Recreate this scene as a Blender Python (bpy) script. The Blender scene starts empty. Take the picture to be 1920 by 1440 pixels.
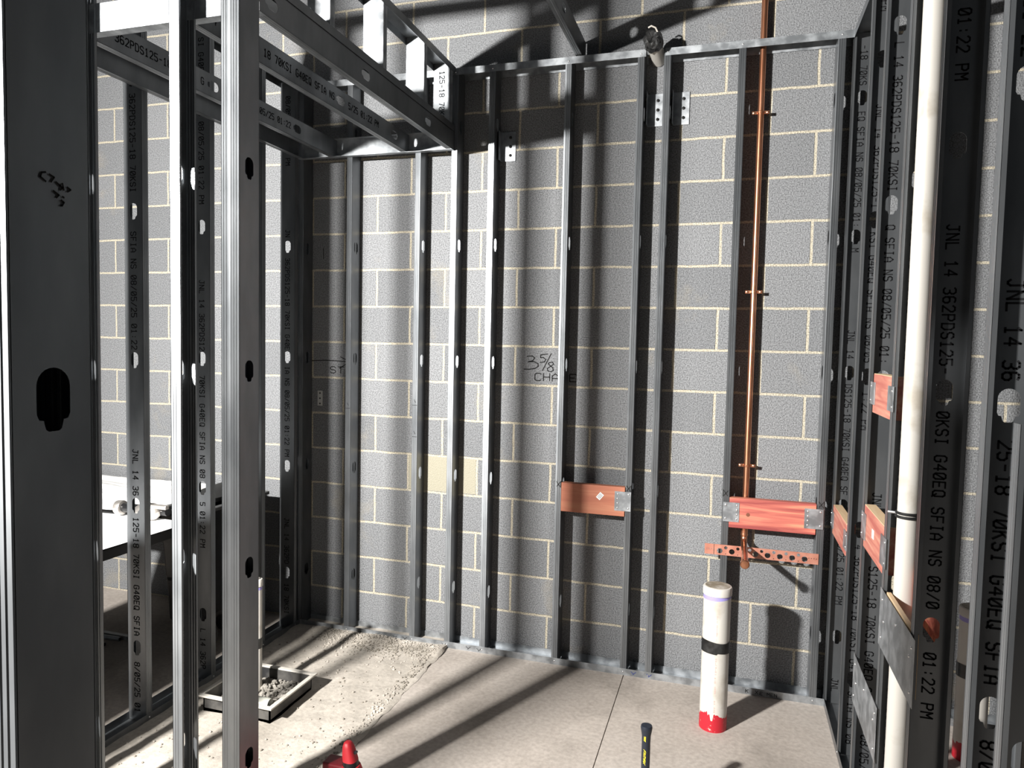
import bpy, bmesh, math, random
from mathutils import Vector, Matrix
from mathutils.geometry import tessellate_polygon
random.seed(7)
S = bpy.context.scene
COL = S.collection
# ------------------------------------------------------------------ camera, world, light, exposure
cam_d = bpy.data.cameras.new('camera'); cam = bpy.data.objects.new('camera', cam_d); COL.objects.link(cam)
S.camera = cam
YAW, PITCH, ROLL, FPX = -0.29647, -0.055748, 0.020795, 1335.0
cam.location = (-0.341, -3.589, 1.637)
cy_, sy_, cp_, sp_ = math.cos(YAW), math.sin(YAW), math.cos(PITCH), math.sin(PITCH)
fwd = Vector((sy_*cp_, cy_*cp_, sp_)); rgt = Vector((cy_, -sy_, 0)); up = rgt.cross(fwd)
r2 = rgt*math.cos(ROLL)+up*math.sin(ROLL); u2 = -rgt*math.sin(ROLL)+up*math.cos(ROLL)
cam.rotation_euler = Matrix((r2, u2, -fwd)).transposed().to_euler()
cam_d.sensor_fit = 'HORIZONTAL'; cam_d.sensor_width = 36.0; cam_d.lens = 36.0*FPX/1920.0
cam_d.clip_start = 0.05; cam_d.clip_end = 60

W = bpy.data.worlds.new('world'); S.world = W; W.use_nodes = True
W.node_tree.nodes['Background'].inputs[0].default_value = (0.86, 0.93, 1.0, 1)
W.node_tree.nodes['Background'].inputs[1].default_value = 0.030

def area_light(name, loc, target, size, power, color, spread=180):
    ld = bpy.data.lights.new(name, 'AREA'); ld.shape = 'RECTANGLE'; ld.size = size; ld.size_y = size*.5; ld.energy = power; ld.spread = math.radians(spread); ld.color = color
    o = bpy.data.objects.new(name, ld); COL.objects.link(o); o.location = loc
    o.rotation_euler = (Vector(target)-Vector(loc)).to_track_quat('-Z', 'Y').to_euler()
    return o
area_light('work_light', (-2.80, -4.05, 2.54), (-1.3, 0, 1.2), 0.18, 330, (1.0, 0.98, 0.945), 150)
area_light('bounce_light', (-3.6, -6.2, 2.9), (-1.3, 0, 1.0), 1.6, 11, (1.0, 0.97, 0.93))

S.view_settings.view_transform = 'Standard'; S.view_settings.look = 'None'
S.view_settings.gamma = 1.0; S.view_settings.use_curve_mapping = False
S.view_settings.exposure = 0.40

# ------------------------------------------------------------------ materials
MATS = {}
def new_mat(name, col=(.5,.5,.5), rough=.6, metal=0.0, spec=.5):
    m = bpy.data.materials.new(name); m.use_nodes = True
    b = m.node_tree.nodes['Principled BSDF']
    b.inputs['Base Color'].default_value = (*col, 1); b.inputs['Roughness'].default_value = rough
    b.inputs['Metallic'].default_value = metal; b.inputs['Specular IOR Level'].default_value = spec
    MATS[name] = m; return m
def nt(m): return m.node_tree.nodes, m.node_tree.links, m.node_tree.nodes['Principled BSDF']
def noisy(m, scale, c1, c2, lo=.35, hi=.65, detail=6, bump=0.0, bscale=None, stretch=(1,1,1), bdist=.01, coords='Object', rlo=None, rhi=None):
    n, l, b = nt(m)
    tc = n.new('ShaderNodeTexCoord'); mp = n.new('ShaderNodeMapping'); mp.inputs['Scale'].default_value = stretch
    l.new(tc.outputs[coords], mp.inputs['Vector'])
    t = n.new('ShaderNodeTexNoise'); t.inputs['Scale'].default_value = scale; t.inputs['Detail'].default_value = detail
    l.new(mp.outputs[0], t.inputs['Vector'])
    r = n.new('ShaderNodeValToRGB'); r.color_ramp.elements[0].position = lo; r.color_ramp.elements[1].position = hi
    r.color_ramp.elements[0].color = (*c1, 1); r.color_ramp.elements[1].color = (*c2, 1)
    l.new(t.outputs['Fac'], r.inputs[0]); l.new(r.outputs[0], b.inputs['Base Color'])
    if rlo is not None:
        mr = n.new('ShaderNodeMapRange'); mr.inputs[1].default_value = .3; mr.inputs[2].default_value = .7
        mr.inputs[3].default_value = rlo; mr.inputs[4].default_value = rhi
        l.new(t.outputs['Fac'], mr.inputs[0]); l.new(mr.outputs[0], b.inputs['Roughness'])
    if bump:
        t2 = n.new('ShaderNodeTexNoise'); t2.inputs['Scale'].default_value = bscale or scale; t2.inputs['Detail'].default_value = 8
        l.new(mp.outputs[0], t2.inputs['Vector'])
        bp = n.new('ShaderNodeBump'); bp.inputs['Strength'].default_value = bump; bp.inputs['Distance'].default_value = bdist
        l.new(t2.outputs['Fac'], bp.inputs['Height']); l.new(bp.outputs[0], b.inputs['Normal'])
    return r

galv = new_mat('galvanised_steel', metal=.75, rough=.3)
noisy(galv, 14, (.165,.175,.185), (.215,.225,.235), rlo=.33, rhi=.36, stretch=(1,1,.35))
_n, _l, _b = nt(galv)
_t = _n.new('ShaderNodeTangent'); _t.direction_type = 'RADIAL'; _t.axis = 'Z'
_l.new(_t.outputs[0], _b.inputs['Tangent']); _b.inputs['Anisotropic'].default_value = .75; _b.inputs['Anisotropic Rotation'].default_value = .25
galv_bright = new_mat('galvanised_track', metal=.8, rough=.36)
noisy(galv_bright, 22, (.28,.295,.31), (.45,.47,.49), lo=.4, hi=.62, rlo=.40, rhi=.55)
ink = new_mat('black_ink', (.012,.012,.013), .8, 0, .1)
marker = new_mat('black_marker', (.02,.02,.02), .8, 0, .1)
bluemk = new_mat('blue_marker', (.03,.05,.25), .8, 0, .1)
screw_m = new_mat('bright_screw', (.8,.8,.8), .25, .9)
pvc = new_mat('white_pvc', rough=.35); noisy(pvc, 9, (.44,.40,.34), (.58,.555,.51), lo=.28, hi=.44, rlo=.3, rhi=.5)
capm = new_mat('dirty_pvc_cap', rough=.6); noisy(capm, 30, (.20,.17,.12), (.44,.41,.36), lo=.4, hi=.68)
primer = new_mat('purple_primer', (.32,.28,.62), .5)
redp = new_mat('red_paint', rough=.5); noisy(redp, 60, (.45,.012,.025), (.6,.45,.4), lo=.66, hi=.74)
tape = new_mat('black_tape', rough=.3); noisy(tape, 40, (.008,.008,.008), (.03,.03,.03), bump=.5, bscale=25, bdist=.004)
copper = new_mat('copper', metal=.95, rough=.28); noisy(copper, 25, (.62,.25,.13), (.86,.42,.26), lo=.3, hi=.7, stretch=(1,1,.3))
copper_flat = new_mat('copper_plated_steel', metal=.55, rough=.5); noisy(copper_flat, 30, (.50,.20,.14), (.62,.29,.21))
blackpl = new_mat('black_plastic', (.012,.012,.013), .25)
blackm = new_mat('black_matt', (.01,.01,.01), .6)
paper = new_mat('white_paper', rough=.8); noisy(paper, 18, (.80,.79,.77), (.97,.97,.96), lo=.35, hi=.5, stretch=(.25,1,1), bump=.5, bscale=8, bdist=.02)
hidep = new_mat('pale_table', (.88,.88,.87), .5)
alum = new_mat('cast_aluminium', (.62,.58,.54), .35, .85)
redtool = new_mat('red_plastic', (.42,.014,.022), .5)
rubber = new_mat('dark_rubber', (.012,.016,.026), .4)
yellow = new_mat('yellow_print', (.75,.62,.03), .5)
stk = new_mat('white_sticker', (.85,.85,.85), .5)
drainp = new_mat('dusty_black_plastic', rough=.6); noisy(drainp, 9, (.018,.018,.019), (.09,.085,.078), lo=.45, hi=.65)
rimp = new_mat('dusty_rim', rough=.6); noisy(rimp, 12, (.30,.28,.25), (.52,.49,.44), lo=.3, hi=.5)
gravelm = new_mat('gravel', rough=.9); noisy(gravelm, 8, (.20,.185,.16), (.50,.46,.41))
clearp = new_mat('dusty_bottle', (.50,.50,.44), .3)

def wood(name, c1, c2, c3, axis):
    m = new_mat(name, rough=.6); n, l, b = nt(m)
    tc = n.new('ShaderNodeTexCoord'); mp = n.new('ShaderNodeMapping')
    mp.inputs['Scale'].default_value = {'X': (2.6,30,34), 'Y': (30,2.6,34)}[axis]
    l.new(tc.outputs['Object'], mp.inputs['Vector'])
    t = n.new('ShaderNodeTexNoise'); t.inputs['Scale'].default_value = 1.0; t.inputs['Detail'].default_value = 7; t.inputs['Distortion'].default_value = .8
    l.new(mp.outputs[0], t.inputs['Vector'])
    r = n.new('ShaderNodeValToRGB'); e = r.color_ramp.elements
    e[0].position = .32; e[0].color = (*c1,1); e[1].position = .72; e[1].color = (*c3,1)
    k = e.new(.52); k.color = (*c2,1)
    l.new(t.outputs['Fac'], r.inputs[0]); l.new(r.outputs[0], b.inputs['Base Color'])
    return m
wood_red = wood('red_treated_wood', (.27,.05,.045), (.50,.14,.10), (.60,.34,.18), 'X')
wood_org = wood('orange_treated_wood', (.40,.13,.075), (.46,.165,.095), (.52,.23,.13), 'X')
wood_pink = wood('pink_treated_wood', (.36,.10,.08), (.48,.19,.14), (.56,.34,.24), 'Y')
wood_raw = wood('bare_wood_edge', (.62,.42,.24), (.70,.50,.30), (.75,.58,.38), 'Y')

# concrete block wall: running bond, tan mortar
cmu = new_mat('concrete_block', rough=.93, spec=.2)
n, l, b = nt(cmu)
tc = n.new('ShaderNodeTexCoord')
sep = n.new('ShaderNodeSeparateXYZ'); l.new(tc.outputs['Object'], sep.inputs[0])
wob = n.new('ShaderNodeTexNoise'); wob.inputs['Scale'].default_value = 9; wob.inputs['Detail'].default_value = 4
l.new(tc.outputs['Object'], wob.inputs['Vector'])
ws = n.new('ShaderNodeVectorMath'); ws.operation = 'MULTIPLY_ADD'
ws.inputs[1].default_value = (.010,.010,.010); ws.inputs[2].default_value = (-.005,-.005,-.005)
l.new(wob.outputs['Color'], ws.inputs[0])
cmb = n.new('ShaderNodeCombineXYZ'); l.new(sep.outputs[0], cmb.inputs[0]); l.new(sep.outputs[2], cmb.inputs[1])
add = n.new('ShaderNodeVectorMath'); add.operation = 'ADD'
l.new(cmb.outputs[0], add.inputs[0]); l.new(ws.outputs[0], add.inputs[1])
off = n.new('ShaderNodeVectorMath'); off.operation = 'ADD'; off.inputs[1].default_value = (20*.4064+.2032, -.002+20*.2032, 0)
l.new(add.outputs[0], off.inputs[0])
bk = n.new('ShaderNodeTexBrick'); bk.offset = .5; bk.offset_frequency = 2
bk.inputs['Scale'].default_value = 1; bk.inputs['Brick Width'].default_value = .4064; bk.inputs['Row Height'].default_value = .2032
bk.inputs['Mortar Size'].default_value = .0068; bk.inputs['Mortar Smooth'].default_value = .25
bk.inputs['Color1'].default_value = (.156,.160,.166,1); bk.inputs['Color2'].default_value = (.204,.208,.215,1)
bk.inputs['Mortar'].default_value = (.42,.38,.30,1)
BRICK_SHIFT = off
l.new(off.outputs[0], bk.inputs['Vector'])
grain = n.new('ShaderNodeTexNoise'); grain.inputs['Scale'].default_value = 170; grain.inputs['Detail'].default_value = 5
l.new(tc.outputs['Object'], grain.inputs['Vector'])
gr = n.new('ShaderNodeMapRange'); gr.inputs[1].default_value = .3; gr.inputs[2].default_value = .72; gr.inputs[3].default_value = .5; gr.inputs[4].default_value = 1.65
l.new(grain.outputs['Fac'], gr.inputs[0])
mul = n.new('ShaderNodeVectorMath'); mul.operation = 'SCALE'; l.new(bk.outputs['Color'], mul.inputs[0]); l.new(gr.outputs[0], mul.inputs['Scale'])
# mortar smears bleeding over the block faces
sm = n.new('ShaderNodeTexNoise'); sm.inputs['Scale'].default_value = 2.3; sm.inputs['Detail'].default_value = 7; sm.inputs['Roughness'].default_value = .62
l.new(tc.outputs['Object'], sm.inputs['Vector'])
smr = n.new('ShaderNodeMapRange'); smr.inputs[1].default_value = .60; smr.inputs[2].default_value = .80; smr.inputs[3].default_value = 0; smr.inputs[4].default_value = .55
l.new(sm.outputs['Fac'], smr.inputs[0])
mix = n.new('ShaderNodeMix'); mix.data_type = 'RGBA'; mix.inputs[7].default_value = (.36,.31,.22,1)
l.new(smr.outputs[0], mix.inputs[0]); l.new(mul.outputs[0], mix.inputs[6])
# scattered white flecks
fl = n.new('ShaderNodeTexVoronoi'); fl.inputs['Scale'].default_value = 38; fl.inputs['Randomness'].default_value = 1
l.new(tc.outputs['Object'], fl.inputs['Vector'])
flr = n.new('ShaderNodeMapRange'); flr.inputs[1].default_value = .03; flr.inputs[2].default_value = .09; flr.inputs[3].default_value = .55; flr.inputs[4].default_value = 0
l.new(fl.outputs['Distance'], flr.inputs[0])
mixf = n.new('ShaderNodeMix'); mixf.data_type = 'RGBA'; mixf.inputs[7].default_value = (.5,.5,.48,1)
l.new(flr.outputs[0], mixf.inputs[0]); l.new(mix.outputs[2], mixf.inputs[6])
# one pale block: X -2.03..-1.63, Z .815..1.018
def between(src, lo, hi):
    a = n.new('ShaderNodeMath'); a.operation = 'GREATER_THAN'; a.inputs[1].default_value = lo; l.new(src, a.inputs[0])
    c = n.new('ShaderNodeMath'); c.operation = 'LESS_THAN'; c.inputs[1].default_value = hi; l.new(src, c.inputs[0])
    d = n.new('ShaderNodeMath'); d.operation = 'MULTIPLY'; l.new(a.outputs[0], d.inputs[0]); l.new(c.outputs[0], d.inputs[1]); return d.outputs[0]
bx_ = between(sep.outputs[0], -2.026, -1.632); bz_ = between(sep.outputs[2], .822, 1.012)
pm = n.new('ShaderNodeMath'); pm.operation = 'MULTIPLY'; l.new(bx_, pm.inputs[0]); l.new(bz_, pm.inputs[1])
pm2 = n.new('ShaderNodeMath'); pm2.operation = 'MULTIPLY'; pm2.inputs[1].default_value = .75; l.new(pm.outputs[0], pm2.inputs[0])
mixp = n.new('ShaderNodeMix'); mixp.data_type = 'RGBA'; mixp.inputs[7].default_value = (.36,.33,.24,1)
l.new(pm2.outputs[0], mixp.inputs[0]); l.new(mixf.outputs[2], mixp.inputs[6])
l.new(mixp.outputs[2], b.inputs['Base Color'])
hs = n.new('ShaderNodeMath'); hs.operation = 'MULTIPLY_ADD'; hs.inputs[1].default_value = -.6; l.new(bk.outputs['Fac'], hs.inputs[0]); l.new(grain.outputs['Fac'], hs.inputs[2])
bp = n.new('ShaderNodeBump'); bp.inputs['Strength'].default_value = .8; bp.inputs['Distance'].default_value = .006
l.new(hs.outputs[0], bp.inputs['Height']); l.new(bp.outputs[0], b.inputs['Normal'])

def concrete(name, c1, c2, c3, bump, bs, sc=1.6):
    m = new_mat(name, rough=.85, spec=.25); n, l, b = nt(m)
    tc = n.new('ShaderNodeTexCoord')
    t = n.new('ShaderNodeTexNoise'); t.inputs['Scale'].default_value = sc; t.inputs['Detail'].default_value = 8; t.inputs['Roughness'].default_value = .6
    l.new(tc.outputs['Object'], t.inputs['Vector'])
    r = n.new('ShaderNodeValToRGB'); e = r.color_ramp.elements
    e[0].position = .3; e[0].color = (*c1,1); e[1].position = .7; e[1].color = (*c3,1); k = e.new(.48); k.color = (*c2,1)
    l.new(t.outputs['Fac'], r.inputs[0])
    g = n.new('ShaderNodeTexNoise'); g.inputs['Scale'].default_value = 55; g.inputs['Detail'].default_value = 6
    l.new(tc.outputs['Object'], g.inputs['Vector'])
    mr = n.new('ShaderNodeMapRange'); mr.inputs[1].default_value = .3; mr.inputs[2].default_value = .7; mr.inputs[3].default_value = .86; mr.inputs[4].default_value = 1.12
    l.new(g.outputs['Fac'], mr.inputs[0])
    mu = n.new('ShaderNodeVectorMath'); mu.operation = 'SCALE'; l.new(r.outputs[0], mu.inputs[0]); l.new(mr.outputs[0], mu.inputs['Scale'])
    l.new(mu.outputs[0], b.inputs['Base Color'])
    g2 = n.new('ShaderNodeTexNoise'); g2.inputs['Scale'].default_value = bs; g2.inputs['Detail'].default_value = 9; g2.inputs['Roughness'].default_value = .65
    l.new(tc.outputs['Object'], g2.inputs['Vector'])
    bp = n.new('ShaderNodeBump'); bp.inputs['Strength'].default_value = bump; bp.inputs['Distance'].default_value = .012
    l.new(g2.outputs['Fac'], bp.inputs['Height']); l.new(bp.outputs[0], b.inputs['Normal'])
    return m
slab_m = concrete('smooth_slab', (.27,.24,.21), (.40,.355,.315), (.46,.415,.375), .15, 30, 1.8)
patch_m = concrete('dusty_patch', (.34,.305,.262), (.425,.385,.335), (.50,.455,.40), .55, 16, 2.2)

# ------------------------------------------------------------------ mesh helpers
class MB:
    def __init__(s): s.v = []; s.f = []
    def quad(s, *p): k = len(s.v); s.v += [tuple(q) for q in p]; s.f.append(tuple(range(k, k+len(p)))); return s
    def box(s, x0, x1, y0, y1, z0, z1):
        k = len(s.v); s.v += [(x,y,z) for z in (z0,z1) for y in (y0,y1) for x in (x0,x1)]
        s.f += [tuple(k+i for i in q) for q in ((0,2,3,1),(4,5,7,6),(0,1,5,4),(2,6,7,3),(0,4,6,2),(1,3,7,5))]; return s
    def frame_box(s, o, A, B, C, a, b_, c):
        """box with ranges a,b_,c along axes A,B,C from o"""
        k = len(s.v)
        for cc in c:
            for bb in b_:
                for aa in a: s.v.append(tuple(Vector(o)+Vector(A)*aa+Vector(B)*bb+Vector(C)*cc))
        s.f += [tuple(k+i for i in q) for q in ((0,2,3,1),(4,5,7,6),(0,1,5,4),(2,6,7,3),(0,4,6,2),(1,3,7,5))]; return s
    def lathe(s, o, axis, prof, n=28, sx=1.0, sy=1.0):
        """prof: list of (radius, height along axis)"""
        ax = Vector(axis).normalized(); t = Vector((1,0,0)) if abs(ax.x) < .8 else Vector((0,1,0))
        e1 = ax.cross(t).normalized(); e2 = ax.cross(e1); k = len(s.v)
        for r, h in prof:
            for i in range(n):
                a = 2*math.pi*i/n
                s.v.append(tuple(Vector(o)+ax*h+e1*(r*sx*math.cos(a))+e2*(r*sy*math.sin(a))))
        for j in range(len(prof)-1):
            for i in range(n):
                s.f.append((k+j*n+i, k+j*n+(i+1)%n, k+(j+1)*n+(i+1)%n, k+(j+1)*n+i))
        s.f.append(tuple(k+i for i in range(n))[::-1]); s.f.append(tuple(k+(len(prof)-1)*n+i for i in range(n))); return s
    def tube(s, pts, r, n=16):
        pts = [Vector(p) for p in pts]; k0 = len(s.v)
        prev = None
        for i, p in enumerate(pts):
            d = (pts[min(i+1,len(pts)-1)]-pts[max(i-1,0)]).normalized()
            if prev is None: e1 = d.orthogonal().normalized()
            else: e1 = (prev-d*prev.dot(d)).normalized()
            prev = e1; e2 = d.cross(e1)
            for j in range(n):
                a = 2*math.pi*j/n; s.v.append(tuple(p+e1*r*math.cos(a)+e2*r*math.sin(a)))
        for i in range(len(pts)-1):
            for j in range(n):
                s.f.append((k0+i*n+j, k0+i*n+(j+1)%n, k0+(i+1)*n+(j+1)%n, k0+(i+1)*n+j))
        s.f.append(tuple(k0+j for j in range(n))[::-1]); s.f.append(tuple(k0+(len(pts)-1)*n+j for j in range(n))); return s
    def stroke(s, o, U, V, pts, w):
        """flat ribbon through 2-D pts in plane o + u*U + v*V"""
        o = Vector(o); U = Vector(U); V = Vector(V)
        for (a, b_) in zip(pts[:-1], pts[1:]):
            d = Vector((b_[0]-a[0], b_[1]-a[1])); L = d.length
            if L < 1e-9: continue
            d /= L; nn = Vector((-d.y, d.x))*w/2; e = d*w*.35
            q = [(a[0]-e.x+nn.x, a[1]-e.y+nn.y), (a[0]-e.x-nn.x, a[1]-e.y-nn.y), (b_[0]+e.x-nn.x, b_[1]+e.y-nn.y), (b_[0]+e.x+nn.x, b_[1]+e.y+nn.y)]
            s.quad(*[o+U*x+V*y for x, y in q])
        return s
    def build(s, name, mat, parent=None, smooth=False, bevel=0, fix=True):
        me = bpy.data.meshes.new(name); me.from_pydata(s.v, [], s.f)
        if fix:
            bm = bmesh.new(); bm.from_mesh(me); bmesh.ops.recalc_face_normals(bm, faces=bm.faces[:])
            bm.to_mesh(me); bm.free()
        me.materials.append(mat)
        o = bpy.data.objects.new(name, me); COL.objects.link(o)
        if smooth:
            for p in me.polygons: p.use_smooth = True
            me.set_sharp_from_angle(angle=math.radians(40))
        if bevel:
            md = o.modifiers.new('bevel', 'BEVEL'); md.width = bevel; md.segments = 2; md.limit_method = 'ANGLE'
        if parent: o.parent = parent
        return o
def thing(name, label, cat, loc=(0,0,0), group=None):
    o = bpy.data.objects.new(name, None); COL.objects.link(o); o.empty_display_size = .05
    o['label'] = label; o['category'] = cat
    if group: o['group'] = group
    o.location = loc
    return o
def adopt(t, ch):
    """parent ch (built in world coordinates) under thing t keeping it in place"""
    ch.parent = t; ch.matrix_parent_inverse = Matrix.Translation(-Vector(t.location)); return ch
def tag(o, label, cat, group=None):
    o['label'] = label; o['category'] = cat
    if group: o['group'] = group
    return o

# stroke font on a 4 x 6 grid
G = {'J':[[(1,6),(4,6)],[(3,6),(3,1),(2,0),(1,0),(0,1)]],'N':[[(0,0),(0,6),(4,0),(4,6)]],'L':[[(0,6),(0,0),(4,0)]],
 '1':[[(.8,4.8),(2,6),(2,0)],[(.8,0),(3.2,0)]],'4':[[(3,0),(3,6),(0,2),(4,2)]],'3':[[(0,5.4),(1,6),(3,6),(4,5),(4,4),(3,3),(1.5,3)],[(3,3),(4,2),(4,1),(3,0),(1,0),(0,.6)]],
 '6':[[(3.6,5.6),(2.6,6),(1,6),(0,5),(0,1),(1,0),(3,0),(4,1),(4,2.3),(3,3.2),(1,3.2),(0,2.4)]],'2':[[(0,5),(1,6),(3,6),(4,5),(4,4),(0,0),(4,0)]],
 'P':[[(0,0),(0,6),(3,6),(4,5),(4,4),(3,3),(0,3)]],'D':[[(0,0),(0,6),(2.6,6),(4,4.6),(4,1.4),(2.6,0),(0,0)]],
 'S':[[(4,5),(3,6),(1,6),(0,5),(0,4),(1,3.1),(3,2.9),(4,2),(4,1),(3,0),(1,0),(0,1)]],'5':[[(4,6),(0,6),(0,3.4),(3,3.4),(4,2.4),(4,1),(3,0),(1,0),(0,.8)]],
 '-':[[(.6,3),(3.4,3)]],'8':[[(1,3.1),(0,4),(0,5),(1,6),(3,6),(4,5),(4,4),(3,3.1),(1,3.1),(0,2),(0,1),(1,0),(3,0),(4,1),(4,2),(3,3.1)]],
 '7':[[(0,6),(4,6),(1.6,0)]],'0':[[(1,0),(0,1),(0,5),(1,6),(3,6),(4,5),(4,1),(3,0),(1,0)],[(.4,.8),(3.6,5.2)]],
 'K':[[(0,0),(0,6)],[(4,6),(0,2.6)],[(1.3,3.6),(4,0)]],'I':[[(1,0),(3,0)],[(1,6),(3,6)],[(2,0),(2,6)]],
 'G':[[(4,5),(3,6),(1,6),(0,5),(0,1),(1,0),(3,0),(4,1),(4,3),(2.3,3)]],'E':[[(4,6),(0,6),(0,0),(4,0)],[(0,3),(3,3)]],
 'Q':[[(1,0),(0,1),(0,5),(1,6),(3,6),(4,5),(4,1),(3,0),(1,0)],[(2.2,1.8),(4.2,-.4)]],'F':[[(4,6),(0,6),(0,0)],[(0,3),(3,3)]],
 'A':[[(0,0),(0,4),(2,6),(4,4),(4,0)],[(0,2.2),(4,2.2)]],'/':[[(0,0),(4,6)]],':':[[(2,4.4),(2,3.8)],[(2,1.6),(2,1)]],
 'M':[[(0,0),(0,6),(2,3),(4,6),(4,0)]],'H':[[(0,0),(0,6)],[(4,0),(4,6)],[(0,3),(4,3)]],'C':[[(4,5.4),(3,6),(1,6),(0,5),(0,1),(1,0),(3,0),(4,.6)]],
 'T':[[(0,6),(4,6)],[(2,6),(2,0)]],'X':[[(0,0),(4,6)],[(4,0),(0,6)]]}
STAMP = 'JNL 14 362PDS125-18 70KSI G40EQ SFIA NS 08/05/25 01:22 PM'
PITCHC = .0222; PERIOD = 1.61; CW = .0145; CH = .027
WEB = .092; FLG = .032; LIP = .010; T = .0009

def hole_outline(c, a0=WEB/2, w=.019, flip=1):
    """punch-out outline around (a0, c): round top, shouldered bottom. coordinates (a, e)"""
    p = [(a0+w*math.cos(t), c+flip*(.0125+w*math.sin(t))) for t in [math.pi*i/12 for i in range(13)]]
    p += [(a0-w, c-flip*.016), (a0-w*.86, c-flip*.0215), (a0-w*.60, c-flip*.0225), (a0-w*.54, c-flip*.027), (a0-w*.46, c-flip*.032), (a0-w*.3, c-flip*.034),
          (a0+w*.3, c-flip*.034), (a0+w*.46, c-flip*.032), (a0+w*.54, c-flip*.027), (a0+w*.60, c-flip*.0225), (a0+w*.86, c-flip*.0215), (a0+w, c-flip*.016)]
    return p
def channel(mb, o, A, B, E_, L, holes=(), lip=LIP, flg=FLG, web=WEB, ribs=True, flip=1, cut=None):
    """C channel. web in plane (A,E) at o, flanges along +B, length L along E."""
    o = Vector(o); A = Vector(A); B = Vector(B); E_ = Vector(E_)
    P = lambda a, b_, e: o+A*a+B*b_+E_*e
    # web with holes, two skins
    outer = [(0,0),(web,0),(web,L),(0,L)]
    hs = [hole_outline(c, web/2, flip=flip) for c in holes if .05 < c < L-.05]
    loops = [[Vector((x,y,0)) for x, y in outer]] + [[Vector((x,y,0)) for x, y in h] for h in hs]
    flat = [q for lp in loops for q in lp]
    tris = tessellate_polygon(loops)
    for bb in (0, T):
        k = len(mb.v); mb.v += [tuple(P(q.x, bb, q.y)) for q in flat]
        mb.f += [tuple(k+i for i in t) for t in tris]
    for h in hs:
        for i in range(len(h)):
            a, c = h[i], h[(i+1)%len(h)]
            mb.quad(P(a[0],0,a[1]), P(c[0],0,c[1]), P(c[0],T,c[1]), P(a[0],T,a[1]))
    # flanges (ribbed) + lips
    for s_ in (0, 1):
        a_out = 0 if s_ == 0 else web; dr = 1 if s_ == 0 else -1
        if ribs: xs = [0,.002,.0075,.009,.0105,.012,.0165,.018,.0195,.021,.0255,flg]; ds = [.001,0,0,.0011,.0011,0,0,.0011,.0011,0,0,.0002]
        else: xs = [0,flg]; ds = [0,0]
        poly = [(a_out+dr*d, x) for x, d in zip(xs, ds)]
        if lip: poly += [(a_out+dr*lip, flg)]
        for i in range(len(poly)-1):
            (a1,b1),(a2,b2) = poly[i], poly[i+1]
            if i == len(poly)-2 and lip: n1 = n2 = (0,-T)
            else: n1 = n2 = (dr*T,0)
            q1 = [(a1,b1),(a2,b2),(a2+n2[0],b2+n2[1]),(a1+n1[0],b1+n1[1])]
            k = len(mb.v); mb.v += [tuple(P(a,b_,0)) for a,b_ in q1] + [tuple(P(a,b_,L)) for a,b_ in q1]
            mb.f += [(k,k+1,k+5,k+4),(k+2,k+3,k+7,k+6),(k,k+3,k+2,k+1),(k+4,k+5,k+6,k+7),(k+1,k+2,k+6,k+5),(k,k+4,k+7,k+3)]
    return mb
def lettering(o, A, B, E_, L, start, side, holes=(), right=1, name='printed_lettering', flip=False):
    """text running down -E from 'start'; letter tops toward +A*right. side: b offset sign (-1 outer, +1 inner)"""
    mb = MB(); o = Vector(o); A = Vector(A); B = Vector(B); E_ = Vector(E_)
    off = B*(-.0006) if side < 0 else B*(T+.0006)
    for k in range(-3, 4):
        e0 = start+k*PERIOD
        for i, ch in enumerate(STAMP):
            if ch == ' ': continue
            e = e0-i*PITCHC
            if e > L-.035 or e-CW < .035: continue
            if any(c-.05 < e and e-CW < c+.037 for c in holes): continue
            for pl in G[ch]:
                pts = [((e-x*CW/4), WEB/2+right*(y/6*CH-CH/2)) for x, y in pl]
                mb.stroke(o+off, E_, A, pts, .0040)
    if not mb.f: return None
    return mb.build(name, ink, fix=False)
HOLEZ = [.32, .93, 1.54, 2.15, 2.76]
def screws(t, pts, nrm, r=.0042):
    for p in pts:
        m = MB().lathe(Vector(p)-Vector(nrm)*.0006, nrm, [(r,0),(r*.95,.0012),(r*.6,.0026),(.0004,.0030)], n=10)
        adopt(t, m.build('screw', screw_m, smooth=True))
def stud(label, x, y, A, B, z0=.004, z1=3.04, start=None, side=-1, right=1, name='metal_stud', group='vertical metal studs', mat=None, screw_pts=(), snrm=(0,-1,0), holes=HOLEZ):
    t = thing(name, label, 'stud', (x, y, z0), group)
    mb = MB(); L = z1-z0; hs = [h-z0 for h in holes]
    channel(mb, (x, y, z0), A, B, (0,0,1), L, hs)
    adopt(t, mb.build('channel', mat or galv))
    if start is not None:
        tx = lettering((x, y, z0), A, B, (0,0,1), L, start-z0, side, hs, right)
        if tx: adopt(t, tx)
    screws(t, screw_pts, snrm)
    return t
def track(label, o, A, B, E_, L, name='metal_track', leg=.032, web=.094, mat=None, cat='track', start=None, group='metal tracks', holes=()):
    t = thing(name, label, cat, o, group)
    mb = MB(); channel(mb, o, A, B, E_, L, holes, lip=0, flg=leg, web=web, ribs=False)
    adopt(t, mb.build('channel', mat or galv_bright))
    if start is not None:
        tx = lettering(o, A, B, E_, L, start, -1, holes)
        if tx: adopt(t, tx)
    return t

# ------------------------------------------------------------------ setting
def struct(mb, name, mat, **k):
    o = mb.build(name, mat, **k); o['kind'] = 'structure'; return o
wall = struct(MB().box(-8, 4, 0, .19, -.2, 5.2), 'wall_back', cmu)
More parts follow.
